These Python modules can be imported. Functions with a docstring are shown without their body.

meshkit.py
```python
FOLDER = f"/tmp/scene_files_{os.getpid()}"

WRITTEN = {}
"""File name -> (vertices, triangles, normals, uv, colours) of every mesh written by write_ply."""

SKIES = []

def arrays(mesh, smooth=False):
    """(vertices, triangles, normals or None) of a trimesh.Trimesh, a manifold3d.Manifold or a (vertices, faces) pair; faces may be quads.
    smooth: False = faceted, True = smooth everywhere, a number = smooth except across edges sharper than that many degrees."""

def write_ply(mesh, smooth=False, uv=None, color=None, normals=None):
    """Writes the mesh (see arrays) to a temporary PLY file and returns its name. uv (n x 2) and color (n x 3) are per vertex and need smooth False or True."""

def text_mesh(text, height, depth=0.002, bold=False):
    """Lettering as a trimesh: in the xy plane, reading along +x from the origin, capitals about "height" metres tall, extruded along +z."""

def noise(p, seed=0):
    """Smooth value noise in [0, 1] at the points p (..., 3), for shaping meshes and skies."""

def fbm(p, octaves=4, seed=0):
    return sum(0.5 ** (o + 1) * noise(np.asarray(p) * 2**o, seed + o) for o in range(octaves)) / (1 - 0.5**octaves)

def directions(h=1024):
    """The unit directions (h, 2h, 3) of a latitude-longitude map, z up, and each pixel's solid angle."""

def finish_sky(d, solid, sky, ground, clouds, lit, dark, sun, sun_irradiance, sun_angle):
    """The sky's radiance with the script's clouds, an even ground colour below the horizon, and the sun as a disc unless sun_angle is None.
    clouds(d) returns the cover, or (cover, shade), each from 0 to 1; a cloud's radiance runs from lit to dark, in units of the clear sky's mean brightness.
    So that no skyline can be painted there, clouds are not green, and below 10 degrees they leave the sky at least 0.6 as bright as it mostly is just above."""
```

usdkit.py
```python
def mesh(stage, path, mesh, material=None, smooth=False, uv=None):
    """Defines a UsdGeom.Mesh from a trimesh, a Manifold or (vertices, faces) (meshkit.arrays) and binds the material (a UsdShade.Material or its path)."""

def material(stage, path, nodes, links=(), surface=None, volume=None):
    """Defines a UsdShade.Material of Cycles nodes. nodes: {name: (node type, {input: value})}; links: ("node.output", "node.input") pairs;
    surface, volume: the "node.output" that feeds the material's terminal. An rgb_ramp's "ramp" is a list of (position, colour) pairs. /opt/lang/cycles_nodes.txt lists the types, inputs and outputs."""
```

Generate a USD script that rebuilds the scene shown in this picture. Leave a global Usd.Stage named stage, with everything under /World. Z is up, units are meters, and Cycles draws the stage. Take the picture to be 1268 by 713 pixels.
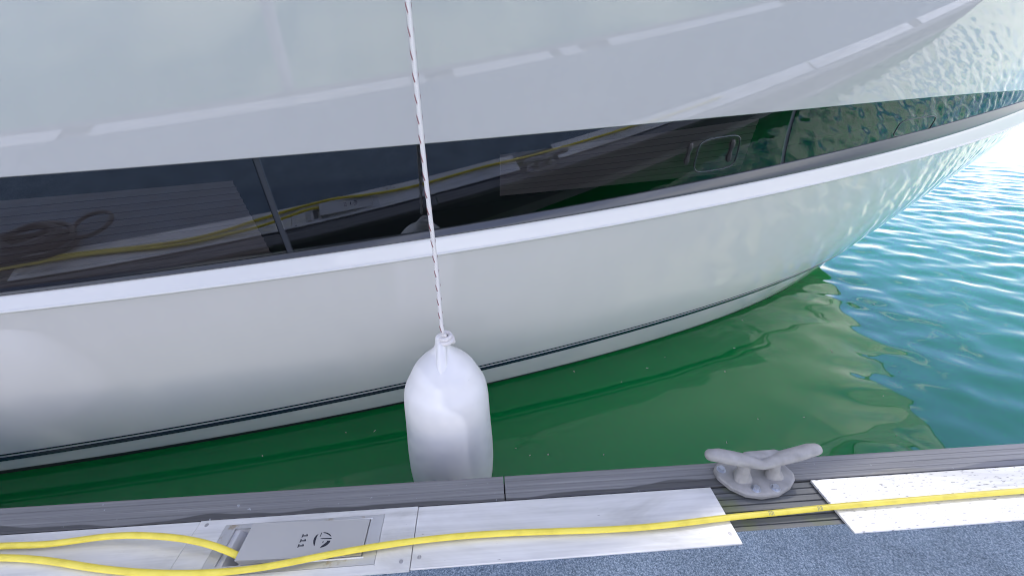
import math, random
import numpy as np, trimesh, shapely
import shapely.geometry as sg
import manifold3d as m3
from scipy.optimize import least_squares
import usdkit, meshkit
from pxr import Usd, UsdGeom, UsdLux, UsdShade, Gf, Sdf

stage = Usd.Stage.CreateInMemory()
UsdGeom.SetStageUpAxis(stage, UsdGeom.Tokens.z)
UsdGeom.SetStageMetersPerUnit(stage, 1.0)
UsdGeom.Xform.Define(stage, '/World')
UsdGeom.Scope.Define(stage, '/World/Looks')
rng = random.Random(7)
nrng = np.random.RandomState(7)

# ---------------------------------------------------------------- camera (X along the dock, Y away over the water, z = 0 top of dock plates)
F_PX, PITCH, YAW, ROLL, EYE = 500.2, 0.46412, 0.07472, 0.00123, 1.0
fw = np.array([math.sin(YAW)*math.cos(PITCH), math.cos(YAW)*math.cos(PITCH), -math.sin(PITCH)])
rt = np.array([math.cos(YAW), -math.sin(YAW), 0.0]); up = np.cross(rt, fw)
rt, up = math.cos(ROLL)*rt + math.sin(ROLL)*up, -math.sin(ROLL)*rt + math.cos(ROLL)*up
cam = UsdGeom.Camera.Define(stage, '/World/camera')
cam.AddTransformOp().Set(Gf.Matrix4d(*rt, 0, *up, 0, *(-fw), 0, 0, 0, EYE, 1))
cam.CreateHorizontalApertureAttr(36.0); cam.CreateVerticalApertureAttr(36.0*575/1024)
cam.CreateFocalLengthAttr(36.0*F_PX/1268)
cam.CreateClippingRangeAttr(Gf.Vec2f(0.05, 5000))
cam.CreateExposureAttr(0.06)

# ---------------------------------------------------------------- sky and sun
SUN_AZ, SUN_EL = math.radians(58), math.radians(47)
dome = UsdLux.DomeLight.Define(stage, '/World/sky')
skym = usdkit.material(stage, '/World/Looks/sky_air', {
    'tc': ('texture_coordinate', {}),
    'sky': ('sky_texture', {'sky_type': 'single_scattering', 'sun_disc': False, 'sun_elevation': SUN_EL, 'sun_rotation': SUN_AZ, 'altitude': 10.0, 'air_density': 1.5, 'aerosol_density': 0.15, 'ozone_density': 1.0}),
    'mp': ('mapping', {'scale': (1.0, 1.0, 2.2), 'location': (8.7, 2.9, 0.3)}),
    'n': ('noise_texture', {'scale': 2.3, 'detail': 7.0, 'roughness': 0.56, 'distortion': 0.3}),
    'r': ('rgb_ramp', {'ramp': [(0.0, (0, 0, 0)), (0.475, (0, 0, 0)), (0.60, (0.95, 0.95, 0.95)), (1.0, (1, 1, 1))]}),
    'sx': ('separate_xyz', {}), 'hz': ('rgb_ramp', {'ramp': [(0.0, (0.95, 0.95, 0.95)), (0.09, (0.85, 0.85, 0.85)), (0.17, (0.3, 0.3, 0.3)), (0.26, (0, 0, 0)), (1.0, (0, 0, 0))]}),
    'mx': ('mix', {'mix_type': 'lighten', 'fac': 1.0}),
    'mixc': ('mix', {'mix_type': 'mix', 'color2': (21.0, 20.5, 20.5)}),
    'tint': ('mix', {'mix_type': 'multiply', 'fac': 1.0, 'color2': (0.92, 1.0, 1.72)}),
    'bg': ('background_shader', {'strength': 0.15}),
}, [('tc.generated', 'mp.vector'), ('mp.vector', 'n.vector'), ('n.fac', 'r.fac'), ('tc.generated', 'sx.vector'), ('sx.z', 'hz.fac'), ('r.color', 'mx.color1'), ('hz.color', 'mx.color2'), ('mx.color', 'mixc.fac'), ('sky.color', 'tint.color1'), ('tint.color', 'mixc.color1'), ('mixc.color', 'bg.color')], surface='bg.background')
UsdShade.MaterialBindingAPI.Apply(dome.GetPrim()).Bind(skym)
dome.GetPrim().SetCustomDataByKey('kind', 'structure')
sun = UsdLux.DistantLight.Define(stage, '/World/sun')
sun.CreateIntensityAttr(0.25); sun.CreateAngleAttr(1.5); sun.CreateColorAttr(Gf.Vec3f(1, 0.95, 0.88)); sun.CreateNormalizeAttr(True)
sun.AddRotateXYZOp().Set(Gf.Vec3f(90 - math.degrees(SUN_EL), 0, 180 - math.degrees(SUN_AZ)))

# ---------------------------------------------------------------- helpers
used = {}
def numbered(parent, name):
    k = (parent, name); n = used.get(k, 0); used[k] = n + 1
    return name if n == 0 else f'{name}_{n:03d}'
def obj(name, mesh, mat, parent=None, smooth=False, label=None, cat=None, group=None, kind=None):
    base = '/World' if parent is None else str(parent.GetPath())
    p = usdkit.mesh(stage, f'{base}/{numbered(base, name)}', mesh, mat, smooth).GetPrim()
    return tag(p, label, cat, group, kind)
def tag(p, label=None, cat=None, group=None, kind=None):
    for k, v in (('label', label), ('category', cat), ('group', group), ('kind', kind)):
        if v: p.SetCustomDataByKey(k, v)
    return p
def thing(name, label, cat, loc=(0, 0, 0), group=None, kind=None):
    x = UsdGeom.Xform.Define(stage, '/World/' + numbered('/World', name))
    x.AddTranslateOp().Set(Gf.Vec3d(*map(float, loc)))
    return tag(x.GetPrim(), label, cat, group, kind)
def mat(name, nodes, links, surface='p.BSDF'):
    return usdkit.material(stage, '/World/Looks/' + name, nodes, links, surface=surface)
def ray(pt):
    x, y = (pt[0]-634)/F_PX, (356.5-pt[1])/F_PX
    return x*rt + y*up + fw
CAM = np.array([0, 0, EYE])
def onz(pt, z=0.0):
    r = ray(pt); return CAM + r*((z-EYE)/r[2])
def ony(pt, y):
    r = ray(pt); return CAM + r*(y/r[1])
def box(x0, x1, y0, y1, z0, z1, bev=0.0):
    if bev:
        c = m3.Manifold.batch_hull([m3.Manifold.cube((x1-x0-2*bev*a, y1-y0-2*bev*b, z1-z0-2*bev*c)).translate((x0+bev*a, y0+bev*b, z0+bev*c)) for a, b, c in ((0, 1, 1), (1, 0, 1), (1, 1, 0))])
        mm = c.to_mesh(); return trimesh.Trimesh(mm.vert_properties[:, :3], mm.tri_verts)
    b = trimesh.creation.box((x1-x0, y1-y0, z1-z0)); b.apply_translation(((x0+x1)/2, (y0+y1)/2, (z0+z1)/2)); return b
def tri(man):
    mm = man.to_mesh(); return trimesh.Trimesh(mm.vert_properties[:, :3], mm.tri_verts)
def smooth_path(pts, n):
    from scipy.interpolate import CubicSpline
    pts = np.asarray(pts, float); s = np.r_[0, np.cumsum(np.linalg.norm(np.diff(pts, axis=0), axis=1))]
    return CubicSpline(s, pts)(np.linspace(0, s[-1], n))
def tube(path, rad, sides=14, cap=True):
    path = np.asarray(path, float); n = len(path); rad = np.broadcast_to(rad, n)
    t = np.gradient(path, axis=0); t /= np.linalg.norm(t, axis=1)[:, None]
    ref = np.array([0, 0, 1.0]) if abs(t[0, 2]) < .9 else np.array([0, 1.0, 0])
    V = []
    for i in range(n):
        a = np.cross(t[i], ref); a /= np.linalg.norm(a); b = np.cross(a, t[i])
        ref = b if abs(t[0, 2]) >= .9 or True else ref
        th = np.linspace(0, 2*np.pi, sides, endpoint=False)
        V.append(path[i] + rad[i]*(np.cos(th)[:, None]*a + np.sin(th)[:, None]*b))
    V = np.vstack(V); Fc = []
    for i in range(n-1):
        for j in range(sides):
            a, b = i*sides+j, i*sides+(j+1) % sides
            Fc += [(a, b, b+sides), (a, b+sides, a+sides)]
    if cap:
        V = np.vstack([V, path[0], path[-1]])
        for j in range(sides):
            Fc += [(n*sides, (j+1) % sides, j), (n*sides+1, (n-1)*sides+j, (n-1)*sides+(j+1) % sides)]
    m = trimesh.Trimesh(V, np.array(Fc), process=False); m.fix_normals(); return m
def grid(P, flip=False):
    nu, nv = P.shape[:2]
    i = np.arange(nu*nv).reshape(nu, nv)
    f = np.stack([i[:-1, :-1], i[1:, :-1], i[1:, 1:], i[:-1, 1:]], -1).reshape(-1, 4)
    if flip: f = f[:, ::-1]
    f = np.vstack([f[:, [0, 1, 2]], f[:, [0, 2, 3]]])
    return trimesh.Trimesh(P.reshape(-1, 3), f, process=False)
def cat_(l): return trimesh.util.concatenate(l)

# ---------------------------------------------------------------- materials
def pr(name, **kw):
    return mat(name, {'p': ('principled_bsdf', kw)}, [])
def gelcoat(name, base, coat=1.0):
    return mat(name, {
    'g': ('geometry', {}), 'n': ('noise_texture', {'scale': 1.1, 'detail': 1.0}), 'b': ('bump', {'strength': 0.25, 'distance': 0.004}),
    'm2': ('mapping', {'scale': (9, 9, 1.2)}), 'n2': ('noise_texture', {'scale': 1.0, 'detail': 4.0, 'roughness': 0.6}), 'c': ('rgb_ramp', {'ramp': [(0.3, tuple(0.985*x for x in base)), (0.6, base)]}),
    'p': ('principled_bsdf', {'roughness': 0.03, 'ior': 1.5, 'coat_weight': coat, 'coat_ior': 1.6, 'coat_roughness': 0.0})},
    [('g.position', 'n.vector'), ('n.fac', 'b.height'), ('b.normal', 'p.coat_normal'), ('g.position', 'm2.vector'), ('m2.vector', 'n2.vector'), ('n2.fac', 'c.fac'), ('c.color', 'p.base_color')])
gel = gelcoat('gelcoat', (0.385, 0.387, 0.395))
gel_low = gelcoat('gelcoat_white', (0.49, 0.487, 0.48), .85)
ledge_mat = pr('gelcoat_satin', base_color=(0.55, 0.555, 0.55), roughness=0.3)
bottom_paint = pr('bottom_paint', base_color=(0.008, 0.010, 0.012), roughness=0.5)
stripe_mat = pr('stripe_navy', base_color=(0.006, 0.010, 0.022), roughness=0.12)
sill_mat = pr('sill_grey', base_color=(0.06, 0.065, 0.075), roughness=0.22)
mullion_mat = pr('mullion_dark', base_color=(0.022, 0.026, 0.036), roughness=0.4)
black_rubber = pr('black_rubber', base_color=(0.012, 0.012, 0.014), roughness=0.5)
glass = mat('tinted_glass', {'t': ('transparent_bsdf', {'color': (0.62, 0.62, 0.64)}), 'g': ('glossy_bsdf', {'color': (0.86, 0.93, 1.0), 'roughness': 0.0}), 'f': ('fresnel', {'IOR': 2.05}), 'm': ('mix_closure', {})},
    [('f.fac', 'm.fac'), ('t.BSDF', 'm.closure1'), ('g.BSDF', 'm.closure2')], 'm.closure')
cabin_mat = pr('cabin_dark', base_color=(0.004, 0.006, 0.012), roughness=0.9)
blind_mat = pr('blind_cloth', base_color=(0.36, 0.31, 0.325), roughness=0.8)
deck_mat = pr('yacht_deck', base_color=(0.6, 0.6, 0.58), roughness=0.6)
chrome = pr('port_frame_metal', base_color=(0.04, 0.05, 0.055), roughness=0.2, metallic=0.6)
def alu(name, base, r0, flecks):
    return mat(name, {
        'g': ('geometry', {}), 'o': ('object_info', {}),
        'm1': ('mapping', {'scale': (2.2, 70, 1)}), 'n1': ('noise_texture', {'scale': 1.0, 'detail': 5.0, 'roughness': 0.6}),
        'm2': ('mapping', {'scale': (48, 230, 1)}), 'n2': ('noise_texture', {'scale': 1.0, 'detail': 2.0}),
        'fl': ('rgb_ramp', {'ramp': [(0.0, (1, 1, 1)), (flecks-0.03, (1, 1, 1)), (flecks+0.03, (0.42, 0.42, 0.43)), (1.0, (0.36, 0.36, 0.37))]}),
        'm3': ('mapping', {'scale': (5, 9, 1)}), 'n3': ('noise_texture', {'scale': 1.0, 'detail': 4.0}),
        'c1': ('rgb_ramp', {'ramp': [(0.3, tuple(0.86*b for b in base)), (0.55, base), (0.75, tuple(min(.95, 1.06*b) for b in base))]}),
        'mx': ('mix', {'mix_type': 'multiply', 'fac': 1.0}),
        'm4': ('mapping', {'scale': (1.7, 5.0, 1)}), 'n4': ('noise_texture', {'scale': 1.0, 'detail': 6.0, 'roughness': 0.65, 'distortion': 0.6}), 'c4': ('rgb_ramp', {'ramp': [(0.32, (0.66, 0.655, 0.63)), (0.46, (0.90, 0.90, 0.885)), (0.58, (1, 1, 1))]}), 'my': ('mix', {'mix_type': 'multiply', 'fac': 1.0}),
        'rr': ('map_range', {'from_min': 0.3, 'from_max': 0.7, 'to_min': r0-0.06, 'to_max': r0+0.1}),
        'b': ('bump', {'strength': 0.35, 'distance': 0.0008}),
        'p': ('principled_bsdf', {'metallic': 0.4})},
        [('g.position', 'm1.vector'), ('g.position', 'm2.vector'), ('g.position', 'm3.vector'), ('m1.vector', 'n1.vector'), ('m2.vector', 'n2.vector'), ('m3.vector', 'n3.vector'),
         ('n1.fac', 'c1.fac'), ('n2.fac', 'fl.fac'), ('c1.color', 'mx.color1'), ('fl.color', 'mx.color2'), ('g.position', 'm4.vector'), ('m4.vector', 'n4.vector'), ('n4.fac', 'c4.fac'), ('mx.color', 'my.color1'), ('c4.color', 'my.color2'), ('my.color', 'p.base_color'), ('n3.fac', 'rr.value'), ('rr.result', 'p.roughness'), ('n1.fac', 'b.height'), ('b.normal', 'p.normal')])
alu_clean = alu('plate_aluminium', (0.66, 0.66, 0.65), 0.42, 0.76)
alu_worn = alu('plate_aluminium_worn', (0.68, 0.68, 0.67), 0.46, 0.635)
steel = mat('hatch_steel', {'g': ('geometry', {}), 'n': ('noise_texture', {'scale': 16.0, 'detail': 5.0, 'roughness': 0.65}), 'c': ('rgb_ramp', {'ramp': [(0.35, (0.50, 0.51, 0.52)), (0.58, (0.47, 0.475, 0.48)), (0.66, (0.36, 0.32, 0.26)), (0.8, (0.30, 0.25, 0.19))]}), 'p': ('principled_bsdf', {'roughness': 0.42, 'metallic': 0.7})},
    [('g.position', 'n.vector'), ('n.fac', 'c.fac'), ('c.color', 'p.base_color')])
steel_lid = pr('hatch_lid_steel', base_color=(0.46, 0.46, 0.45), roughness=0.45, metallic=0.75)
steel_in = pr('hatch_recess_steel', base_color=(0.62, 0.62, 0.62), roughness=0.45, metallic=0.4)
screw_mat = pr('screw_steel', base_color=(0.35, 0.35, 0.36), roughness=0.4, metallic=0.8)
bolt_mat = pr('bolt_zinc', base_color=(0.42, 0.45, 0.50), roughness=0.35, metallic=0.9)
ink = pr('dark_cutout', base_color=(0.008, 0.010, 0.02), roughness=0.6)
ink_soft = pr('faint_print', base_color=(0.20, 0.21, 0.23), roughness=0.6)
composite = mat('composite_plank', {
    'g': ('geometry', {}), 'sx': ('separate_xyz', {}),
    'm1': ('mapping', {'scale': (2.0, 160, 1)}), 'n1': ('noise_texture', {'scale': 1.0, 'detail': 4.0}),
    'c1': ('rgb_ramp', {'ramp': [(0.3, (0.12, 0.122, 0.124)), (0.6, (0.17, 0.172, 0.174)), (0.72, (0.22, 0.22, 0.22))]}),
    'm2': ('mapping', {'scale': (2.1, 0.0, 0), 'location': (0.35, 0, 0)}), 'n2': ('noise_texture', {'scale': 1.0, 'detail': 2.5, 'roughness': 0.45}),
    'ed': ('map_range', {'from_min': 0.30, 'from_max': 0.70, 'to_min': 0.712, 'to_max': 0.756}),
    'lt': ('math', {'math_type': 'subtract'}), 'st': ('map_range', {'from_min': -0.0015, 'from_max': 0.0015, 'to_min': 0.0, 'to_max': 1.0, 'clamp': True}),
    'mx': ('mix', {'mix_type': 'multiply', 'color2': (0.42, 0.42, 0.42)}),
    'ms': ('mapping', {'scale': (60, 60, 1)}), 'ns': ('noise_texture', {'scale': 1.0, 'detail': 3.0}), 'rs': ('rgb_ramp', {'ramp': [(0, (0, 0, 0)), (0.70, (0, 0, 0)), (0.76, (1, 1, 1)), (1, (1, 1, 1))]}),
    'm2b': ('mix', {'mix_type': 'mix', 'color2': (0.32, 0.34, 0.36)}),
    'rw': ('map_range', {'from_min': 0.0, 'from_max': 1.0, 'to_min': 0.52, 'to_max': 0.30}),
    'b': ('bump', {'strength': 0.4, 'distance': 0.0012}),
    'p': ('principled_bsdf', {})},
    [('g.position', 'm1.vector'), ('m1.vector', 'n1.vector'), ('n1.fac', 'c1.fac'), ('g.position', 'm2.vector'), ('m2.vector', 'n2.vector'), ('n2.fac', 'ed.value'),
     ('g.position', 'sx.vector'), ('ed.result', 'lt.value1'), ('sx.y', 'lt.value2'), ('lt.value', 'st.value'), ('st.result', 'mx.fac'), ('c1.color', 'mx.color1'),
     ('g.position', 'ms.vector'), ('ms.vector', 'ns.vector'), ('ns.fac', 'rs.fac'), ('rs.color', 'm2b.fac'), ('mx.color', 'm2b.color1'), ('m2b.color', 'p.base_color'), ('st.result', 'rw.value'), ('rw.result', 'p.roughness'),
     ('n1.fac', 'b.height'), ('b.normal', 'p.normal')])
board_mat = mat('grooved_board', {
    'g': ('geometry', {}), 'm1': ('mapping', {'scale': (3, 120, 1)}), 'n1': ('noise_texture', {'scale': 1.0, 'detail': 4.0}),
    'c1': ('rgb_ramp', {'ramp': [(0.3, (0.060, 0.066, 0.066)), (0.7, (0.12, 0.125, 0.125))]}),
    'm2': ('mapping', {'scale': (11, 11, 1), 'location': (2.3, 0.2, 0)}), 'n2': ('noise_texture', {'scale': 1.0, 'detail': 3.0}), 'r2': ('rgb_ramp', {'ramp': [(0, (0, 0, 0)), (0.5, (0, 0, 0)), (0.68, (0.7, 0.7, 0.7)), (1, (1, 1, 1))]}),
    'mx': ('mix', {'mix_type': 'mix', 'color2': (0.10, 0.12, 0.045)}), 'b': ('bump', {'strength': 0.4, 'distance': 0.001}),
    'p': ('principled_bsdf', {'roughness': 0.5})},
    [('g.position', 'm1.vector'), ('m1.vector', 'n1.vector'), ('n1.fac', 'c1.fac'), ('g.position', 'm2.vector'), ('m2.vector', 'n2.vector'), ('n2.fac', 'r2.fac'), ('r2.color', 'mx.fac'), ('c1.color', 'mx.color1'), ('mx.color', 'p.base_color'), ('n1.fac', 'b.height'), ('b.normal', 'p.normal')])
carpet_mat = mat('blue_carpet', {
    'g': ('geometry', {}), 'n1': ('noise_texture', {'scale': 290.0, 'detail': 3.0, 'roughness': 0.75}), 'n2': ('noise_texture', {'scale': 9.0, 'detail': 4.0}), 'n3': ('noise_texture', {'scale': 150.0, 'detail': 2.0}),
    'c1': ('rgb_ramp', {'ramp': [(0.34, (0.06, 0.084, 0.11)), (0.5, (0.142, 0.186, 0.232)), (0.67, (0.30, 0.352, 0.40))]}),
    'c2': ('rgb_ramp', {'ramp': [(0.3, (0.84, 0.84, 0.84)), (0.7, (1.1, 1.1, 1.1))]}), 'mx': ('mix', {'mix_type': 'multiply', 'fac': 1.0}),
    'b': ('bump', {'strength': 0.9, 'distance': 0.004}), 'p': ('principled_bsdf', {'roughness': 0.95, 'specular_ior_level': 0.1, 'sheen_weight': 0.0})},
    [('g.position', 'n1.vector'), ('g.position', 'n2.vector'), ('g.position', 'n3.vector'), ('n1.fac', 'c1.fac'), ('n2.fac', 'c2.fac'), ('c1.color', 'mx.color1'), ('c2.color', 'mx.color2'), ('mx.color', 'p.base_color'), ('n3.fac', 'b.height'), ('b.normal', 'p.normal')])
fascia_mat = pr('dock_side', base_color=(0.10, 0.105, 0.11), roughness=0.7)
float_mat = pr('dock_float', base_color=(0.28, 0.28, 0.27), roughness=0.85)
cable_mat = mat('yellow_cable', {'g': ('geometry', {}), 'n': ('noise_texture', {'scale': 26.0, 'detail': 4.0}), 'c': ('rgb_ramp', {'ramp': [(0.25, (0.60, 0.49, 0.05)), (0.5, (0.70, 0.58, 0.065)), (0.8, (0.72, 0.61, 0.09))]}), 'p': ('principled_bsdf', {'roughness': 0.42})},
    [('g.position', 'n.vector'), ('n.fac', 'c.fac'), ('c.color', 'p.base_color')])
cleat_mat = mat('cast_metal', {'g': ('geometry', {}), 'n': ('noise_texture', {'scale': 30.0, 'detail': 5.0}), 'c': ('rgb_ramp', {'ramp': [(0.3, (0.23, 0.228, 0.222)), (0.7, (0.32, 0.317, 0.31))]}), 'n2': ('noise_texture', {'scale': 260.0, 'detail': 3.0}), 'b': ('bump', {'strength': 0.2, 'distance': 0.0008}), 'p': ('principled_bsdf', {'roughness': 0.72, 'metallic': 0.1, 'specular_ior_level': 0.3})},
    [('g.position', 'n.vector'), ('n.fac', 'c.fac'), ('c.color', 'p.base_color'), ('g.position', 'n2.vector'), ('n2.fac', 'b.height'), ('b.normal', 'p.normal')])
fender_mat = mat('fender_vinyl', {'g': ('geometry', {}), 'n': ('noise_texture', {'scale': 6.0, 'detail': 5.0}), 'c': ('rgb_ramp', {'ramp': [(0.3, (0.57, 0.57, 0.57)), (0.7, (0.63, 0.63, 0.63))]}),
    'm2': ('mapping', {'scale': (14, 14, 55)}), 'n2': ('noise_texture', {'scale': 1.0, 'detail': 5.0, 'roughness': 0.7}), 'r2': ('rgb_ramp', {'ramp': [(0, (0, 0, 0)), (0.66, (0, 0, 0)), (0.74, (0.5, 0.5, 0.5)), (1, (1, 1, 1))]}), 'mx': ('mix', {'color2': (0.36, 0.38, 0.42)}),
    'rr': ('map_range', {'from_min': 0.3, 'from_max': 0.7, 'to_min': 0.22, 'to_max': 0.36}), 'p': ('principled_bsdf', {})},
    [('g.position', 'n.vector'), ('n.fac', 'c.fac'), ('c.color', 'mx.color1'), ('g.position', 'm2.vector'), ('m2.vector', 'n2.vector'), ('n2.fac', 'r2.fac'), ('r2.color', 'mx.fac'), ('mx.color', 'p.base_color'), ('n.fac', 'rr.value'), ('rr.result', 'p.roughness')])
rope_mat = mat('rope_white', {'g': ('geometry', {}), 'w': ('wave_texture', {'wave_type': 'bands', 'bands_direction': 'diagonal', 'scale': 130.0, 'distortion': 1.0}), 'c': ('rgb_ramp', {'ramp': [(0.0, (0.45, 0.43, 0.43)), (0.6, (0.68, 0.66, 0.65))]}), 'b': ('bump', {'strength': 0.5, 'distance': 0.001}), 'p': ('principled_bsdf', {'roughness': 0.8})},
    [('g.position', 'w.vector'), ('w.fac', 'c.fac'), ('c.color', 'p.base_color'), ('w.fac', 'b.height'), ('b.normal', 'p.normal')])
tracer_mat = pr('rope_tracer', base_color=(0.16, 0.045, 0.05), roughness=0.8)
water_mat = mat('green_water', {
    'g': ('geometry', {}), 'n1': ('noise_texture', {'scale': 5.0, 'detail': 3.0, 'roughness': 0.5, 'distortion': 0.4}), 'b': ('bump', {'strength': 0.5, 'distance': 0.006}),
    'n2': ('noise_texture', {'scale': 0.7, 'detail': 2.0}), 'c': ('rgb_ramp', {'ramp': [(0.3, (0.003, 0.178, 0.036)), (0.7, (0.004, 0.198, 0.042))]}),
    'p': ('principled_bsdf', {'roughness': 0.0, 'ior': 1.52, 'specular_ior_level': 0.5, 'subsurface_method': 'burley', 'subsurface_weight': 1.0, 'subsurface_scale': 3.0, 'subsurface_radius': (0.35, 1.0, 0.6)})},
    [('g.position', 'n1.vector'), ('n1.fac', 'b.height'), ('g.position', 'n2.vector'), ('n2.fac', 'c.fac'), ('c.color', 'p.base_color')])

# ---------------------------------------------------------------- water
ZW = -0.45
def graded(lo, hi, fine, far, growth):
    a = list(np.arange(lo, hi, fine)); s = fine
    while a[-1] < far: s *= growth; a.append(a[-1]+s)
    return np.array(a)
gx = np.r_[-graded(3.0, 3.1, 0.05, 900, 1.25)[::-1], graded(-2.95, 0.6, 0.05, 0.6, 1.0), graded(0.65, 9, 0.028, 900, 1.035)]
gy = np.r_[-graded(0.0, 0.5, 0.25, 900, 1.4)[::-1], graded(0.1, 0.7, 0.2, 0.7, 1.0), graded(0.8, 7, 0.028, 900, 1.035)]
gx, gy = np.unique(np.round(gx, 4)), np.unique(np.round(gy, 4))
GX, GY = np.meshgrid(gx, gy, indexing='ij')
sm = lambda x, a, b: (lambda t: t*t*(3-2*t))(np.clip((x-a)/(b-a), 0, 1))
Z = np.zeros_like(GX)
mask = 0.05 + 0.95*sm(GX + 0.30*(GY-2.0), 0.7, 3.2)
for k in range(56):
    lam = 0.10*(0.62/0.10)**nrng.rand(); th = math.radians(62) + nrng.randn()*0.6
    kx, ky = math.cos(th)*2*np.pi/lam, math.sin(th)*2*np.pi/lam
    amp = 0.0175*lam/(2*np.pi)*(0.8 if lam > .5 else 1.0)
    dx = np.gradient(gx)[:, None]; dy = np.gradient(gy)[None, :]
    fade = np.clip(1.6 - 5*np.maximum(dx, dy)/lam, 0, 1)
    ph = nrng.rand()*6.28
    Z += amp*np.sin(kx*GX + ky*GY + ph + 0.6*np.sin(0.7*GX*nrng.rand()+GY*nrng.rand()))*mask*fade
W = np.stack([GX, GY, ZW + Z], -1)
obj('water', grid(W), water_mat, smooth=True, kind='structure')

# ---------------------------------------------------------------- yacht hull: waterline carried along a raked stem
HEAD = math.radians(-8)
dv, nv = np.array([math.cos(HEAD), math.sin(HEAD)]), np.array([-math.sin(HEAD), math.cos(HEAD)])
ST = onz((1014, 331), ZW)[:2]
stem = lambda h: 0.96*h - 0.03*h*h
wl_px = [(0, 590), (130, 568), (250, 546), (420, 517), (605, 475), (750, 438.5), (840, 412), (874, 402), (938, 375.5), (975, 356), (1000, 341)]
wl = np.array([onz(p, ZW)[:2]-ST for p in wl_px]); wd, wb = -(wl@dv), -(wl@nv)
xd, xb = np.r_[wd, 6.2, 8.0, 10.0, 13.0], np.r_[wb, wb[0]+.21, wb[0]+.36, wb[0]+.43, wb[0]+.42]
U = np.sqrt(xd); A = np.stack([U**k for k in range(1, 8)], 1)
wgt = np.r_[np.full(len(wd), 6.0), 1, 1, 1, 1]
cf = np.linalg.lstsq(A*wgt[:, None], xb*wgt, rcond=None)[0]
def b0(d):
    d = np.asarray(d, float); u = np.sqrt(np.maximum(d, 0)); v = sum(c*u**(k+1) for k, c in enumerate(cf))
    return np.where(d < 0, 4*d, v)
tap = lambda d: 1-np.exp(-np.maximum(d, 0)/0.25)
def P(d, h, e=0.0, side=1):
    d, h = np.broadcast_arrays(np.asarray(d, float), np.asarray(h, float)); e = np.broadcast_to(e, d.shape)
    a, b = stem(h)-d, np.maximum(b0(d)-e*tap(d), 0)*(1 if side > 0 else -.5)
    xy = ST + a[..., None]*dv - b[..., None]*nv
    return np.concatenate([xy, (ZW+h)[..., None]], -1)
def hit(pt, e=0.0):
    r = ray(pt); t = np.linspace(0.6, 14, 6000); Q = CAM + t[:, None]*r
    h = Q[:, 2]-ZW; rel = Q[:, :2]-ST; d = stem(h)-rel@dv; b = -(rel@nv)
    g = b-(b0(d)-e*tap(d)); i = np.nonzero((g[:-1] > 0) & (g[1:] <= 0))[0]
    if not len(i): return None
    i = i[0]; w = g[i]/(g[i]-g[i+1])
    return d[i]+w*(d[i+1]-d[i]), h[i]+w*(h[i+1]-h[i])
resid = {}
def curve(pts, e, deg=4, name=''):
    q = [(p, x) for p in pts for x in [hit(p, e)] if x is not None]
    d = np.array([x[0] for _, x in q]); h = np.array([x[1] for _, x in q])
    w = np.ones(len(d))
    d2, h2 = np.r_[d, 7.5, 12.0], np.r_[h, np.interp(4.5, d[::-1], h[::-1])-.02, np.interp(4.5, d[::-1], h[::-1])-.03]
    V = np.stack([np.sqrt(d2)**k for k in range(deg+1)], 1); w = np.r_[np.full(len(d), 5.0), .4, .4]
    c = np.linalg.lstsq(V*w[:, None], h2*w, rcond=None)[0]
    f = lambda x: sum(ck*np.sqrt(np.maximum(x, 0))**k for k, ck in enumerate(c))
    resid[name] = (round(float(np.abs(f(d)-h).max()), 4), np.round(d, 2).tolist(), np.round(h, 3).tolist())
    return f
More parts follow.
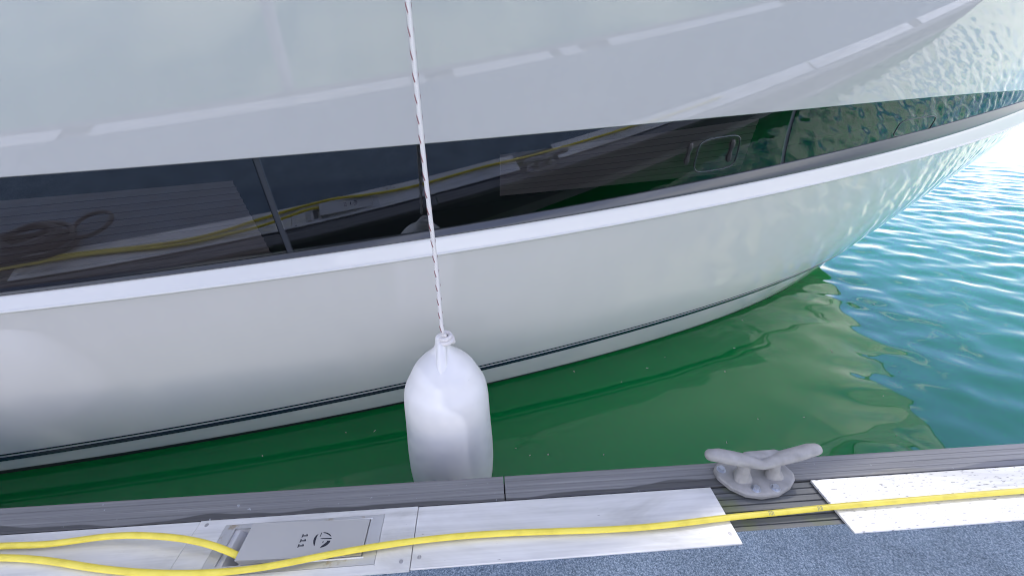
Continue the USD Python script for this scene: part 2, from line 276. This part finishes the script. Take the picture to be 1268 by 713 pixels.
E_K2, E_G, E_U = 0.035, 0.060, 0.052
SB = curve([(0, 584), (210, 551), (420, 513), (605, 472), (740, 438), (840, 410.5), (874, 401), (938, 375), (975, 355.5)], 0, 3, 'SB')
S1 = curve([(0, 571), (210, 536.5), (420, 499), (605, 456.5), (740, 421), (840, 393.5), (928, 365.5), (975, 346)], 0, 3, 'S1')
S2 = curve([(0, 566.5), (210, 532), (420, 495), (605, 453), (740, 418), (840, 391), (928, 363.5), (975, 344.5)], 0, 3, 'S2')
K1 = curve([(0, 390), (140, 372), (280, 353), (420, 333), (560, 312), (700, 290), (840, 265), (975, 238), (1083, 211), (1160, 189), (1211, 175), (1245, 162)], 0, 4, 'K1')
K2 = curve([(0, 369.5), (168, 345), (290, 328), (420, 310.5), (560, 292), (622, 283.5), (757, 259.5), (840, 243), (948, 221), (1056, 198), (1120, 184), (1177, 169), (1225, 151)], E_K2, 4, 'K2')
BB = curve([(0, 366), (168, 340), (290, 321), (420, 301.5), (560, 282), (622, 273), (757, 247), (840, 230), (953, 205), (1056, 182), (1120, 168), (1177, 153), (1225, 138)], E_G, 4, 'BB')
TT = curve([(0, 222), (140, 210), (280, 198.5), (420, 187), (560, 175), (700, 163), (840, 150), (975, 138), (1060, 130), (1137, 122.5), (1200, 117), (1240, 114)], E_G, 4, 'TT')
RAD = lambda: None
dd = np.linspace(0, math.sqrt(12.5), 420)**2
yacht = thing('yacht', 'large white motor yacht bow with dark flush hull windows beside the dock', 'yacht')
def strip(name, rows, m, parent=yacht, d=dd, smooth=True, side=1, label=None):
    """rows: list of (height curve or array, inset)"""
    G = np.stack([P(d, (h(d) if callable(h) else np.full_like(d, h)), e, side) for h, e in rows], 1)
    return obj(name, outward(grid(G), side), m, parent, smooth, label=label)
def outward(m, side=1):
    if (m.face_normals*m.area_faces[:, None]).sum(0)[:2] @ nv*side > 0: m.invert()
    return m
def lerp(f, g, s): return lambda d: (1-s)*f(d) + s*g(d)
def plus(f, c): return lambda d: f(d)+c
sheer = lambda d: 2.05 + 0.45*np.exp(-d/2.6)
TTc = lambda d: np.maximum(TT(d), BB(d)+0.004)
low = [(lerp(SB, K1, s), 0.0) for s in np.linspace(0, 1, 26)]
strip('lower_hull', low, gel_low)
strip('bottom_paint', [(-0.5, 0.25), (-0.2, 0.06), (-0.05, 0.01), (0.0, 0.004), (SB, 0.004), (SB, 0.0)], bottom_paint, smooth=False)
strip('boot_stripe', [(S1, 0.001), (S1, -0.0015), (S2, -0.0015), (S2, 0.001)], stripe_mat)
strip('boot_stripe', [(lerp(S1, S2, 1.45), 0.001), (lerp(S1, S2, 1.45), -0.0015), (lerp(S1, S2, 1.8), -0.0015), (lerp(S1, S2, 1.8), 0.001)], stripe_mat)
strip('hull_ledge', [(plus(K1, -0.001), 0.003), (plus(K1, -0.001), -0.004), (plus(K1, 0.003), -0.007), (plus(K1, 0.007), -0.006), (plus(K1, 0.010), -0.001)] + [(lerp(plus(K1, .011), K2, s), s*E_K2) for s in (0.02, .2, .4, .6, .8, .96)] + [(K2, E_K2+.004)], ledge_mat)
strip('window_sill', [(plus(K2, -.002), E_K2+.004), (plus(K2, .003), E_K2-.002), (lerp(K2, BB, .25), E_K2), (lerp(K2, BB, .55), E_K2+.009), (lerp(K2, BB, .95), E_G-.006), (BB, E_G-.003), (plus(BB, .001), E_G+.01)], sill_mat)
# panes split at the two mullions
def ds_at(pt, e=E_G): return hit(pt, e)
def slant(pa, pb):
    (d1, h1), (d2, h2) = ds_at(pa), ds_at(pb); return lambda v: None, (d1, h1, d2, h2)
mull = []
for (pt, pbm) in (((316, 196), (356, 318)), ((982, 139), (947, 221))):
    t_, b_ = ds_at(pt), ds_at(pbm); mull.append((b_[0], t_[0]))      # d at the bottom and at the top
def pane(name, left, right, m, e, rows=14, n=180, label=None):
    """left/right: (d at bottom, d at top); left has the larger d"""
    s = np.linspace(0, 1, n); v = np.linspace(0, 1, rows)
    G = np.zeros((n, rows, 3))
    for j, vv in enumerate(v):
        a, b = left[0]*(1-vv)+left[1]*vv, right[0]*(1-vv)+right[1]*vv
        d = a + (b-a)*s
        G[:, j] = P(d, (1-vv)*(BB(d)+.001) + vv*TTc(d), e)
    return obj(name, outward(grid(G)), m, yacht, True, label=label)
gap = 0.008
pane('window_pane', (12.5, 12.5), (mull[0][0]+gap, mull[0][1]+gap), glass, E_G)
pane('window_pane', (mull[0][0]-gap, mull[0][1]-gap), (mull[1][0]+gap, mull[1][1]+gap), glass, E_G)
pane('window_pane', (mull[1][0]-gap, mull[1][1]-gap), (0.004, 0.004), glass, E_G)
for mb, mt in mull:
    pane('window_mullion', (mb+gap+.001, mt+gap+.001), (mb-gap-.001, mt-gap-.001), mullion_mat, E_G+.004, n=6)
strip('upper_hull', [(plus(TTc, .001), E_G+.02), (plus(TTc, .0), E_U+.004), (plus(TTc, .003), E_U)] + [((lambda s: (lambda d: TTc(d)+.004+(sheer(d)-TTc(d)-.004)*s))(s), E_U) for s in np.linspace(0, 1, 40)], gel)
sn = np.linspace(0, 1, 14)
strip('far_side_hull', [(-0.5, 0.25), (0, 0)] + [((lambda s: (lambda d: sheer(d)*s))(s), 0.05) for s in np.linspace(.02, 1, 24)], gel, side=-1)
pa, pb = P(dd, sheer(dd), E_U, 1), P(dd, sheer(dd), .05, -1)
obj('deck', grid(np.stack([pa*(1-s)+pb*s + np.array([0, 0, .05*math.sin(math.pi*s)-.004]) for s in np.linspace(0, 1, 9)], 1)), deck_mat, yacht, True)
obj('transom', grid(np.stack([np.stack([P(12.5, h, .0, 1)*(1-s)+P(12.5, h, 0., -1)*s for s in np.linspace(0, 1, 3)]) for h in np.linspace(-.5, 2.06, 5)])), gel, yacht)
# deckhouse above the frame: it shades the dock
def house(name, d0, d1, z0, z1, f0, f1, m):
    d = np.linspace(d0, d1, 30); G = []
    for z, f in ((z0, f0), (z0*.4+z1*.6, f0*.6+f1*.4), (z1, f1)):
        ends = [(P(d, z, .0, 1), P(d, z, .0, -1))]; a, b = ends[0]; c = (a+b)/2; G.append((c+(a-c)*f, c+(b-c)*f))
    ring = [g[0] for g in G] + [G[-1][0]*(1-s)+G[-1][1]*s for s in (.25, .5, .75)] + [g[1] for g in G[::-1]]
    Q = np.stack(ring, 1); dz = np.clip(1-(d-d0)/.9, 0, 1)**2
    Q[:, 1:-1, 2] -= (Q[:, 1:-1, 2]-Q[:, :1, 2])*dz[:, None]*.98
    return obj(name, grid(Q), m, yacht, 35)
house('deckhouse', 4.2, 12.3, 2.0, 3.4, .78, .60, gel)
# dark cabin behind the glass
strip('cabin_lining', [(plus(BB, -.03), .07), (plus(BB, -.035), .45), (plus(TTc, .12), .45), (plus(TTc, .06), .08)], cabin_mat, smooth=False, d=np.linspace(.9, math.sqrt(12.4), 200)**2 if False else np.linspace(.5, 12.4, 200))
def blind(tl, tr, bl, br, nsl, e=0.11):
    q = [hit(p, e) for p in (tl, tr, br, bl)]
    (dtl, htl), (dtr, htr), (dbr, hbr), (dbl, hbl) = q
    B = UsdGeom.Xform.Define(stage, str(yacht.GetPath()) + '/' + numbered(str(yacht.GetPath()), 'window_blind')).GetPrim()
    s = np.linspace(0, 1, 16)
    for k in range(nsl):
        v0, v1 = k/nsl, (k+1)/nsl
        def row(v, ee):
            dl, dr = dtl+(dbl-dtl)*v, dtr+(dbr-dtr)*v; hl, hr = htl+(hbl-htl)*v, htr+(hbr-htr)*v
            return P(dl+(dr-dl)*s, hl+(hr-hl)*s, ee)
        G = np.stack([row(v1-.07/nsl, e-.001), row(v0+.45/nsl, e-.0035), row(v0, e+.002)], 1)
        obj('slat', grid(G[::-1]), blind_mat, B, False)
blind((-160, 262), (288, 224), (-160, 420), (345, 330), 16)
blind((619, 192), (940, 147), (619, 243), (915, 213), 8)

# opening port in the third quarter of the window: rounded frame and two latches
def on_glass(px, e): d, h = hit(px, E_G); return P(d, h, e)
def rrect(c, n=40):
    x0, y0, x1, y1, skew = c; t = np.linspace(0, 2*np.pi, n)
    x = np.sign(np.cos(t))*np.abs(np.cos(t))**.45; y = np.sign(np.sin(t))*np.abs(np.sin(t))**.45
    return [( (x0+x1)/2+(x1-x0)/2*a + skew*b*(y1-y0)/2, (y0+y1)/2+(y1-y0)/2*b - .16*(a*(x1-x0)/2)) for a, b in zip(x, y)]
port = obj('opening_port', tube([on_glass(p, E_G-.001) for p in rrect((862, 170, 914, 211, -.25))], .0028, 8, False), chrome, yacht, True)
for cx, cy in ((853, 190), (905, 186)):
    path = [on_glass((cx+3, cy-13), E_G-.0035), on_glass((cx+1, cy-5), E_G-.004), on_glass((cx-2, cy+5), E_G-.004), on_glass((cx-4, cy+14), E_G-.0035)]
    obj('port_latch', tube(smooth_path(path, 12), [.005, .008, .0095, .009, .007, .006, .006, .007, .009, .0095, .008, .005], 10), black_rubber, port, True)
obj('opening_port', tube([on_glass(p, E_G-.001) for p in rrect((1110, 146, 1155, 167, -.6))], .0018, 8, False), mullion_mat, yacht, True)

# ---------------------------------------------------------------- dock
dock = thing('dock', 'grey composite and aluminium edged floating dock with blue carpet', 'dock', kind='structure')
Y_OUT, Y_PL, Y_P1, Y_P0, Y_C = 0.801, 0.722, 0.7165, 0.5605, 0.592
FAR = -0.70
obj('float_body', box(-9, 9, FAR+.02, Y_OUT-.03, -.75, -.045), float_mat, dock)
obj('side_board', box(-9, 9, Y_OUT-.03, Y_OUT-.006, -.30, -.03, .004), fascia_mat, dock)
obj('side_board', box(-9, 9, FAR+.006, FAR+.03, -.30, -.03, .004), fascia_mat, dock)
def grooved(x0, x1, y0, y1, top, pitch=.0185, gw=.004, gd=.004, thick=.032):
    n = max(1, int(round((y1-y0)/pitch))); p = (y1-y0)/n; pts = []
    for k in range(n):
        a = y0+k*p
        pts += [(a+gw/2, top), (a+p-gw/2, top), (a+p-gw/2+.0006, top-gd), (a+p+gw/2-.0006, top-gd)] if k < n-1 else [(a+gw/2, top), (a+p-.002, top), (a+p, top-.003)]
    pts = [(y0, top-.003)] + pts + [(y1, top-thick), (y0, top-thick)]
    m = trimesh.creation.extrude_polygon(sg.Polygon(pts), x1-x0)
    m.apply_transform(np.array([[0, 0, 1, x0], [1, 0, 0, 0], [0, 1, 0, 0], [0, 0, 0, 1.0]]))
    m.fix_normals(); return m
def edge_board(x0, x1, y0, y1, top):
    r = .009; n = 7
    out = [(y1-r+r*math.sin(t), top-r+r*math.cos(t)) for t in np.linspace(0, math.pi/2, n)]
    pts = [(y0, top-.035), (y0, top-.002), (y0+.002, top)]
    for k in range(1, 4):
        a = y0 + k*(y1-y0)/4.2; pts += [(a-.0012, top), (a-.0007, top-.0012), (a+.0007, top-.0012), (a+.0012, top)]
    pts += out + [(y1, top-.035)]
    m = trimesh.creation.extrude_polygon(sg.Polygon(pts), x1-x0)
    m.apply_transform(np.array([[0, 0, 1, x0], [1, 0, 0, 0], [0, 1, 0, 0], [0, 0, 0, 1.0]])); m.fix_normals(); return m
for a, b in ((-8.9, -4.4), (-4.395, -2.2), (-2.196, 0.0345), (0.0385, 2.3), (2.304, 4.6), (4.604, 8.9)):
    obj('edge_plank', edge_board(a, b, Y_PL, Y_OUT, -.004), composite, dock, 35)
    obj('edge_plank', edge_board(a, b, FAR, FAR+.08, -.004), composite, dock, 35)
for (a, b) in ((0.45, 1.05), (-2.4, -1.85), (6.1, 6.6)):
    obj('deck_board', grooved(a, b, .570, .7195, -.009), board_mat, dock)
def plate(x0, x1, y0, y1, m, screws=True):
    p = obj('metal_plate', box(x0, x1, y0, y1, -.0075, 0, .0012), m, dock)
    if screws:
        for sx in (x0+.018, x1-.018):
            c = m3.Manifold.cylinder(.0012, .0052, .0045, 14).translate((sx, y0+.026, -.0004)) - m3.Manifold.cube((.0012, .012, .004), True).translate((sx, y0+.026, .001))
            obj('screw', tri(c), screw_mat, p)
    return p
HX0, HX1, HY0, HY1 = -.676, -.279, .5775, .7015     # hatch opening in its plate
def cut_plate(x0, x1, y0, y1, hole, m):
    c = tri(m3.Manifold.cube((x1-x0, y1-y0, .0075)).translate((x0, y0, -.0075)) - m3.Manifold.cube((hole[1]-hole[0], hole[3]-hole[2], .1)).translate((hole[0], hole[2], -.05)))
    p = obj('metal_plate', c, m, dock)
    for sx, yy in ((x1-.022, y0+.022), (x0+.02, y1-.012)):
        obj('screw', tri(m3.Manifold.cylinder(.0012, .0052, .0045, 14).translate((sx, yy, -.0004))), screw_mat, p)
plate(-1.98, -.7472, Y_P0-.004, Y_P1, alu_clean)
cut_plate(-.7458, -.1956, Y_P0-.003, Y_P1+.001, (HX0, HX1, HY0, HY1), alu_clean)
plate(-.1942, .6095, Y_P0, Y_P1, alu_clean)
plate(.9050, 3.9, Y_P0+.005, Y_P1+.001, alu_worn); plate(3.94, 6.2, Y_P0+.005, Y_P1+.001, alu_worn); plate(6.5, 8.9, Y_P0+.005, Y_P1+.001, alu_worn)
plate(-3.8, -2.28, Y_P0, Y_P1, alu_clean)
for a, b in ((-4.2, -2.2), (-2.0, .28), (.52, 1.42), (1.52, 1.72), (2.05, 4.6)):
    plate(a, b, FAR+.085, FAR+.215, alu_clean, False)
cm = shapely.union_all([sg.box(-9, FAR+.21, 9, Y_P0+.006), sg.box(.55, Y_P0-.05, .96, Y_C)])
cm = trimesh.creation.extrude_polygon(cm, .02); cm.apply_translation((0, 0, -.0245)); obj('carpet', cm, carpet_mat, dock)

# ---------------------------------------------------------------- service hatch in the second plate
hatch = thing('service_hatch', 'steel service hatch numbered 111 set in the metal dock plate', 'hatch', ((HX0+HX1)/2, (HY0+HY1)/2, 0))
ox, oy = (HX0+HX1)/2, (HY0+HY1)/2
L = lambda m: (m.apply_translation((-ox, -oy, 0)), m)[1]
RX0, RX1, RY0, RY1 = -.648, -.312, .598, .690
g2 = .0008
fr = m3.Manifold.cube((HX1-HX0-2*g2, HY1-HY0-2*g2, .006)).translate((HX0+g2, HY0+g2, -.0055)) - m3.Manifold.cube((RX1-RX0, RY1-RY0, .1)).translate((RX0, RY0, -.05))
obj('frame', L(tri(fr)), steel, hatch)
rec = m3.Manifold.cube((RX1-RX0+.004, RY1-RY0+.004, .032)).translate((RX0-.002, RY0-.002, -.038)) - m3.Manifold.hull_points([(RX0+.001, RY0, .01), (RX0+.032, RY0, -.034), (RX1, RY0, -.034), (RX1, RY0, .01), (RX0+.001, RY1, .01), (RX0+.032, RY1, -.034), (RX1, RY1, -.034), (RX1, RY1, .01)])
obj('recess', L(tri(rec)), steel_in, hatch)
LX0 = -.598
def lid_pt(x, y, o=0): return (x, y, .002 + .017*(RX1-.002-x)/(RX1-LX0) + o)
lx1 = RX1-.002; ly0, ly1 = RY0+.001, RY1-.001
TH = .0028
lid_m = m3.Manifold.hull_points([lid_pt(LX0, ly0), lid_pt(LX0, ly1), lid_pt(lx1, ly0), lid_pt(lx1, ly1), lid_pt(LX0, ly0, -TH), lid_pt(LX0, ly1, -TH), lid_pt(lx1, ly0, -TH), lid_pt(lx1, ly1, -TH)])
for yy in (ly0, ly1-.0025):
    lid_m = lid_m + m3.Manifold.hull_points([p for y in (yy, yy+.0025) for p in (lid_pt(LX0, y, -.0004), lid_pt(lx1, y, -.0004), (LX0+.010, y, -.004), (lx1, y, -.004))])
lid = obj('lid', L(tri(lid_m)), steel_lid, hatch)
for yy in (RY0-.0022, RY1+.0022):
    obj('seal', L(box(-.56, RX1+.004, yy-.0016, yy+.0016, -.001, .0022, .0006)), alu_clean, hatch)
zt = lambda a, b: (340+a/12.68, 635+b/12.68)
def on_lid(px):
    p = onz(px, .01)
    for _ in range(4): p = onz(px, lid_pt(p[0], p[1])[2])
    return p
def lid_poly(pts, o=.0006):
    q = [on_lid(zt(*p)) for p in pts]
    pg = sg.Polygon([(p[0], p[1]) for p in q]).buffer(0)
    m = trimesh.creation.extrude_polygon(pg, .0005)
    m.vertices[:, 2] += np.array([lid_pt(x, y)[2] for x, y in m.vertices[:, :2]]) + .0001
    return L(m)
emb = [[(690, 326), (664, 372), (645, 430), (628, 512), (616, 505), (607, 470), (608, 430), (625, 385), (655, 347)],
       [(765, 298), (800, 299), (840, 310), (875, 332), (893, 362), (878, 360), (850, 338), (815, 320), (775, 308)],
       [(735, 306), (747, 304), (722, 365), (710, 368)],
       [(722, 392), (895, 388), (898, 402), (780, 404), (722, 398)],
       [(818, 432), (878, 430), (866, 458), (835, 490), (795, 517), (712, 545), (735, 515), (790, 475), (825, 445)],
       [(750, 448), (775, 440), (768, 455), (748, 460)]]
em = cat_([lid_poly(e) for e in emb]); obj('emblem', em, ink, lid)
for (cx, cy) in ((478, 352), (447, 430), (413, 510)):
    t = meshkit.text_mesh('1', .0125, .0005, bold=True); t.vertices[:, :2] -= t.bounds.mean(0)[:2]
    c = on_lid(zt(cx, cy)); v = t.vertices.copy(); t.vertices[:, 0], t.vertices[:, 1] = c[0]+v[:, 1], c[1]-v[:, 0]
    t.vertices[:, 2] = v[:, 2] + np.array([lid_pt(x, y)[2] for x, y in t.vertices[:, :2]]) + .0001
    obj('digit', L(t), ink, lid)

# ---------------------------------------------------------------- yellow cables
R = .0073
def cable(pts, label, n=160):
    path = smooth_path([np.array(p[1:]) if p[0] == 'w' else onz(p[:2], p[2]) for p in pts], n)
    return tag(obj('power_cable', tube(path, R, 16), cable_mat, None, True), label, 'cable')
cable([('w', -3.3, .60, .009), ('w', -2.2, .655, .009), ('w', -1.6, .640, .009), (0, 675.5, .010), (60, 673, .012), (130, 664, .020), (190, 663, .028), (240, 669, .030), (275, 679, .022), (298, 689, .006), (318, 698, -.008)], 'yellow power cable bending into the open end of the numbered hatch')
c2 = cable([('w', -3.3, .63, .009), ('w', -2.3, .62, .009), ('w', -1.7, .615, .009), (0, 690, .010), (60, 694, .010), (120, 703, .010), (190, 709, .010), (270, 708, .012), (330, 701, .016), (400, 687.5, .015), (500, 671, .011), (600, 661, .010), (700, 657, .010), (800, 652, .010), (900, 640.5, .009), (960, 634.5, .007), (1012, 629, .008), (1100, 621, .0095), (1200, 612.5, .0095), (1268, 607, .0095), (1400, 597, .0095), (1700, 580, .0095)],
      'long yellow power cable lying across the metal plates below the cleat', 260)

# ---------------------------------------------------------------- cleat
cleat = thing('cleat', 'grey cast metal two horned mooring cleat bolted to the dock edge', 'cleat', (0.755, .70, 0))
K = np.array([0.755, .70, 0.0]); ZB = -.003
def sph(c, r, n=20): return m3.Manifold.sphere(r, n).translate(tuple(c))
bp = [onz(p, ZB+.012)[:2]-K[:2] for p in ((884, 579), (889, 590), (905, 603), (925, 612), (945, 614.5), (966, 611), (980, 602), (985, 593), (983, 585), (972, 575), (955, 570), (905, 571), (888, 573))]
base_poly = sg.Polygon(bp).buffer(-.012).buffer(.012).simplify(.0005)
lay = []
for z, o in ((0, 0), (.009, 0.0), (.013, -.003), (.0145, -.007)):
    lay.append(m3.CrossSection([np.array(sg.polygon.orient(base_poly.buffer(o)).exterior.coords)[:-1]]).extrude(.0005).translate((0, 0, ZB+z)))
base_man = m3.Manifold.batch_hull(lay)
Lc = lambda p: np.asarray(p)-K
def C(px, z): return Lc(onz(px, z))
zt_ = .070
V0 = C((944, 575), .068)
tipL, tipR = C((880, 563), .088), C((1010, 556), .092)
def chain(ps, rs): return [m3.Manifold.batch_hull([sph(ps[i], rs[i]), sph(ps[i+1], rs[i+1])]) for i in range(len(ps)-1)]
bar0, bar1 = C((922, 567), .076), C((967, 563.5), .078)
def horn(tip, root):
    q = root*.62+tip*.38 + np.array([0, -.006, .002]); q2 = root*.25+tip*.75+np.array([0, -.002, .003])
    return [m3.Manifold.batch_hull([sph(V0, .0135), sph(root, .0125), sph(q, .0192)])] + chain([q, q2, tip], [.0192, .0188, .0160])
bridge = m3.Manifold.batch_hull([sph(bar0, .0095), sph(bar1, .0095), sph(bar0+[.010, .010, 0], .009), sph(bar1+[-.010, .010, 0], .009)]) + m3.Manifold.batch_hull([sph(V0+[0, 0, -.006], .009), sph(bar0+[0, 0, -.014], .009), sph(bar1+[0, 0, -.014], .009)])
def post(px, topx, r0, r1):
    a, b = C(px, .012), C(topx, .064)
    mid = a*.55+b*.45
    return [m3.Manifold.batch_hull([sph(a+[-.012, -.006, -.006], r0*.7), sph(a+[.012, -.006, -.006], r0*.7), sph(a+[0, .014, -.006], r0*.7), sph(mid, r1)]), m3.Manifold.batch_hull([sph(mid, r1), sph(b, r1)])]
solid = sum([*horn(tipL, bar0), *horn(tipR, bar1), bridge, *post((919, 591), (922, 574), .022, .0165), *post((957, 587), (959, 572), .022, .0165)], m3.Manifold())
tmesh = tri(solid.refine_to_length(.0045)); tmesh = trimesh.Trimesh(tmesh.vertices, tmesh.faces); trimesh.smoothing.filter_taubin(tmesh, iterations=5)
obj('horned_bar', tmesh, cleat_mat, cleat, True)
obj('base', tri(base_man), cleat_mat, cleat, 30)
for px in ((893, 581), (936, 605), (960, 604)):
    c = C(px, ZB+.0145)
    b = m3.Manifold.cylinder(.0018, .0125, .0125, 24).translate((c[0], c[1], ZB+.0135)) + m3.Manifold.cylinder(.0085, .0088, .0082, 6).translate((c[0], c[1], ZB+.015))
    obj('bolt', tri(b), bolt_mat, cleat)

# ---------------------------------------------------------------- fender and its rope
FY = 1.12
ftop = ony((552, 420), FY); fx = ony((556, 520), FY)[0]; fz = ftop[2]
def make_fender(x, y, ztop, name, label, group=None):
    f = thing(name, label, 'fender', (x, y, ztop), group=group)
    r = .149
    prof = [(0, -.80), (.03, -.798), (.07, -.785), (.112, -.76), (.136, -.71), (r, -.65), (r, -.30), (.1475, -.255), (.1445, -.215), (.137, -.180), (.120, -.145), (.104, -.113), (.085, -.088), (.064, -.067), (.046, -.051), (.033, -.037), (.0255, -.024), (.0225, -.010)]
    prof = smooth_path(np.array(prof), 90)
    prof[0, 0] = 0
    n = 64; th = np.linspace(0, 2*np.pi, n+1)
    G = np.stack([np.stack([prof[:, 0]*math.cos(t)*(1.0), prof[:, 0]*math.sin(t), prof[:, 1]], 1) for t in th])
    G[..., 0] = G[..., 0]
    m = grid(G); m.merge_vertices(); m.fix_normals()
    obj('body', m, fender_mat, f, True)
    eye = m3.Manifold.batch_hull([sph((0, 0, -.055), .027), sph((0, 0, -.012), .0215), sph((.006, 0, .004), .017), sph((-.004, 0, .004), .017)]) + m3.Manifold.batch_hull([sph((0, -.014, -.012), .016), sph((0, -.050, -.072), .020), sph((0, -.084, -.126), .018)])
    em = tri(eye.refine_to_length(.006)); trimesh.smoothing.filter_taubin(em, iterations=10)
    obj('eye', em, fender_mat, f, True)
    return f
make_fender(fx, FY, fz, 'fender', 'white cylindrical fender hanging between hull and dock on a rope')
def hang_rope(pts, neck, label):
    path = smooth_path(pts, 120); t = thing('rope', label, 'rope', tuple(path[-1])); o = path[-1]; q = path-o
    rr = .0063
    obj('line', tube(q, rr, 14), rope_mat, t, True)
    tr_, s = [], np.r_[0, np.cumsum(np.linalg.norm(np.diff(q, axis=0), axis=1))]
    k = 0.02
    while k < s[-1]:
        for az in (math.radians(200), math.radians(20)):
            seg = []
            for u in np.linspace(0, 1, 6):
                c = np.array([np.interp(k+.020*u, s, q[:, i]) for i in range(3)]); a = az + .9*u
                seg.append(c + (rr+.0002)*np.array([math.cos(a), math.sin(a), 0]))
            tr_.append(tube(seg, .0015, 5))
        k += .047
    obj('tracer_thread', cat_(tr_), tracer_mat, t, kind='stuff')
    th = np.linspace(0, 2*np.pi*2.8, 90); n_ = np.asarray(neck)-o
    kr = np.interp(th/th[-1], [0, .5, 1], [.0235, .021, .009])
    knot = np.stack([n_[0]+kr*np.cos(th), n_[1]+kr*np.sin(th), n_[2]-.012+.013*th/6.28], 1)
    obj('knot', tube(knot, .0075, 12), rope_mat, t, True)
    return t
rp = [ony((493, -110), 1.13), ony((505, 0), 1.125), ony((518, 130), 1.12), ony((530, 245), 1.115), ony((541, 340), 1.11), ony((546, 395), 1.105), ony((548, 412), 1.10)]
hang_rope(rp, (ftop[0], FY, fz), 'white rope with dark red flecks tied to the fender')

make_fender(-1.89, .97, .06, 'fender', 'second white fender left of the picture, mirrored in the lower left hull')
hang_rope([(-1.91, 1.10, 1.7), (-1.90, 1.04, 1.2), (-1.895, 1.0, .7), (-1.89, .98, .3), (-1.89, .97, .08)], (-1.89, .97, .06), 'white rope of the second fender left of the picture')
post_ = thing('mooring_post', 'slim white post on the far side of the dock, mirrored in the upper hull', 'post', (-.76, -.86, -1.0))
obj('shaft', tri(m3.Manifold.cylinder(4.2, .045, .045, 28)), fender_mat, post_, 40)
obj('cap', tri(m3.Manifold.cylinder(.05, .052, .02, 28).translate((0, 0, 4.2))), fascia_mat, post_, 40)

# dark mooring line lying on the carpet left of the picture; the window mirrors it
ml = thing('mooring_line', 'dark mooring line coiled on the dock, mirrored in the left window pane', 'rope', (-1.93, .52, 0))
t = np.linspace(0, 2*np.pi*5.2, 260)
rad_ = .055+.045*(0.5+.5*np.sin(t*.37+1))
coil = np.stack([rad_*1.9*np.cos(t), rad_*1.0*np.sin(t)+.01*np.sin(3.1*t), .016+.0022*t+.004*np.sin(2.3*t)], 1)
u = np.linspace(0, 1, 60)
lp = np.stack([.235+.095*np.cos(2*np.pi*u+np.pi), -.07+.085*np.sin(2*np.pi*u+np.pi), .018+.03*np.sin(np.pi*u)], 1)
obj('coil', tube(coil, .0125, 12), black_rubber, ml, True)
obj('eye_loop', tube(np.vstack([[[.05, -.02, .03]], lp, [[.04, -.05, .03]]]), .0105, 12), black_rubber, ml, True)

# short worn print marks on the long cable
from pxr import UsdGeom as _U
pts2 = np.array(_U.Mesh(c2).GetPointsAttr().Get()); ring = pts2[:260*16].reshape(260, 16, 3).mean(1)
for k_, px_ in enumerate((958, 1013)):
    w = onz((px_, 634 if k_ == 0 else 629), .012); i = int(np.argmin(np.abs(ring[:, 0]-w[0]))); o = ring[i]
    parts = []
    for dx_ in (-.0055, -.0015, .0025, .0060):
        th = np.linspace(math.radians(20), math.radians(95 + 30*rng.random()), 7)
        parts.append(tube(np.stack([np.full(7, o[0]+dx_)+.0008*rng.random(), o[1]-(R+.0001)*np.cos(th), o[2]+(R+.0001)*np.sin(th)], 1), .0006, 5))
    obj('print_mark', cat_(parts), ink_soft, c2)

# small bits floating on the calm green water
parts = []
for k in range(46):
    px = (rng.uniform(120, 1120), rng.uniform(360, 575)); w = onz(px, ZW)
    rel = w[:2]-ST; d_ = float(-(rel @ dv)); b_ = float(-(rel @ nv))
    if w[1] < Y_OUT+.04 or b_ < float(b0(d_))+.03: continue
    r_ = rng.uniform(.002, .0055); a_ = rng.uniform(0, 3.14); n_ = rng.randint(5, 7)
    th = np.sort(np.array([rng.uniform(0, 6.28) for _ in range(n_)]))
    poly = sg.MultiPoint([(r_*1.5*math.cos(t), r_*.7*math.sin(t)) for t in th]).convex_hull
    if poly.geom_type != 'Polygon': continue
    m_ = trimesh.creation.extrude_polygon(poly, .0015); m_.apply_transform(trimesh.transformations.rotation_matrix(a_, (0, 0, 1))); m_.apply_translation((w[0], w[1], ZW+.002)); parts.append(m_)
obj('floating_debris', cat_(parts), pr('pale_debris', base_color=(0.45, 0.43, 0.36), roughness=0.8), None, False, 'tiny pale specks floating on the green water', 'debris', kind='stuff')
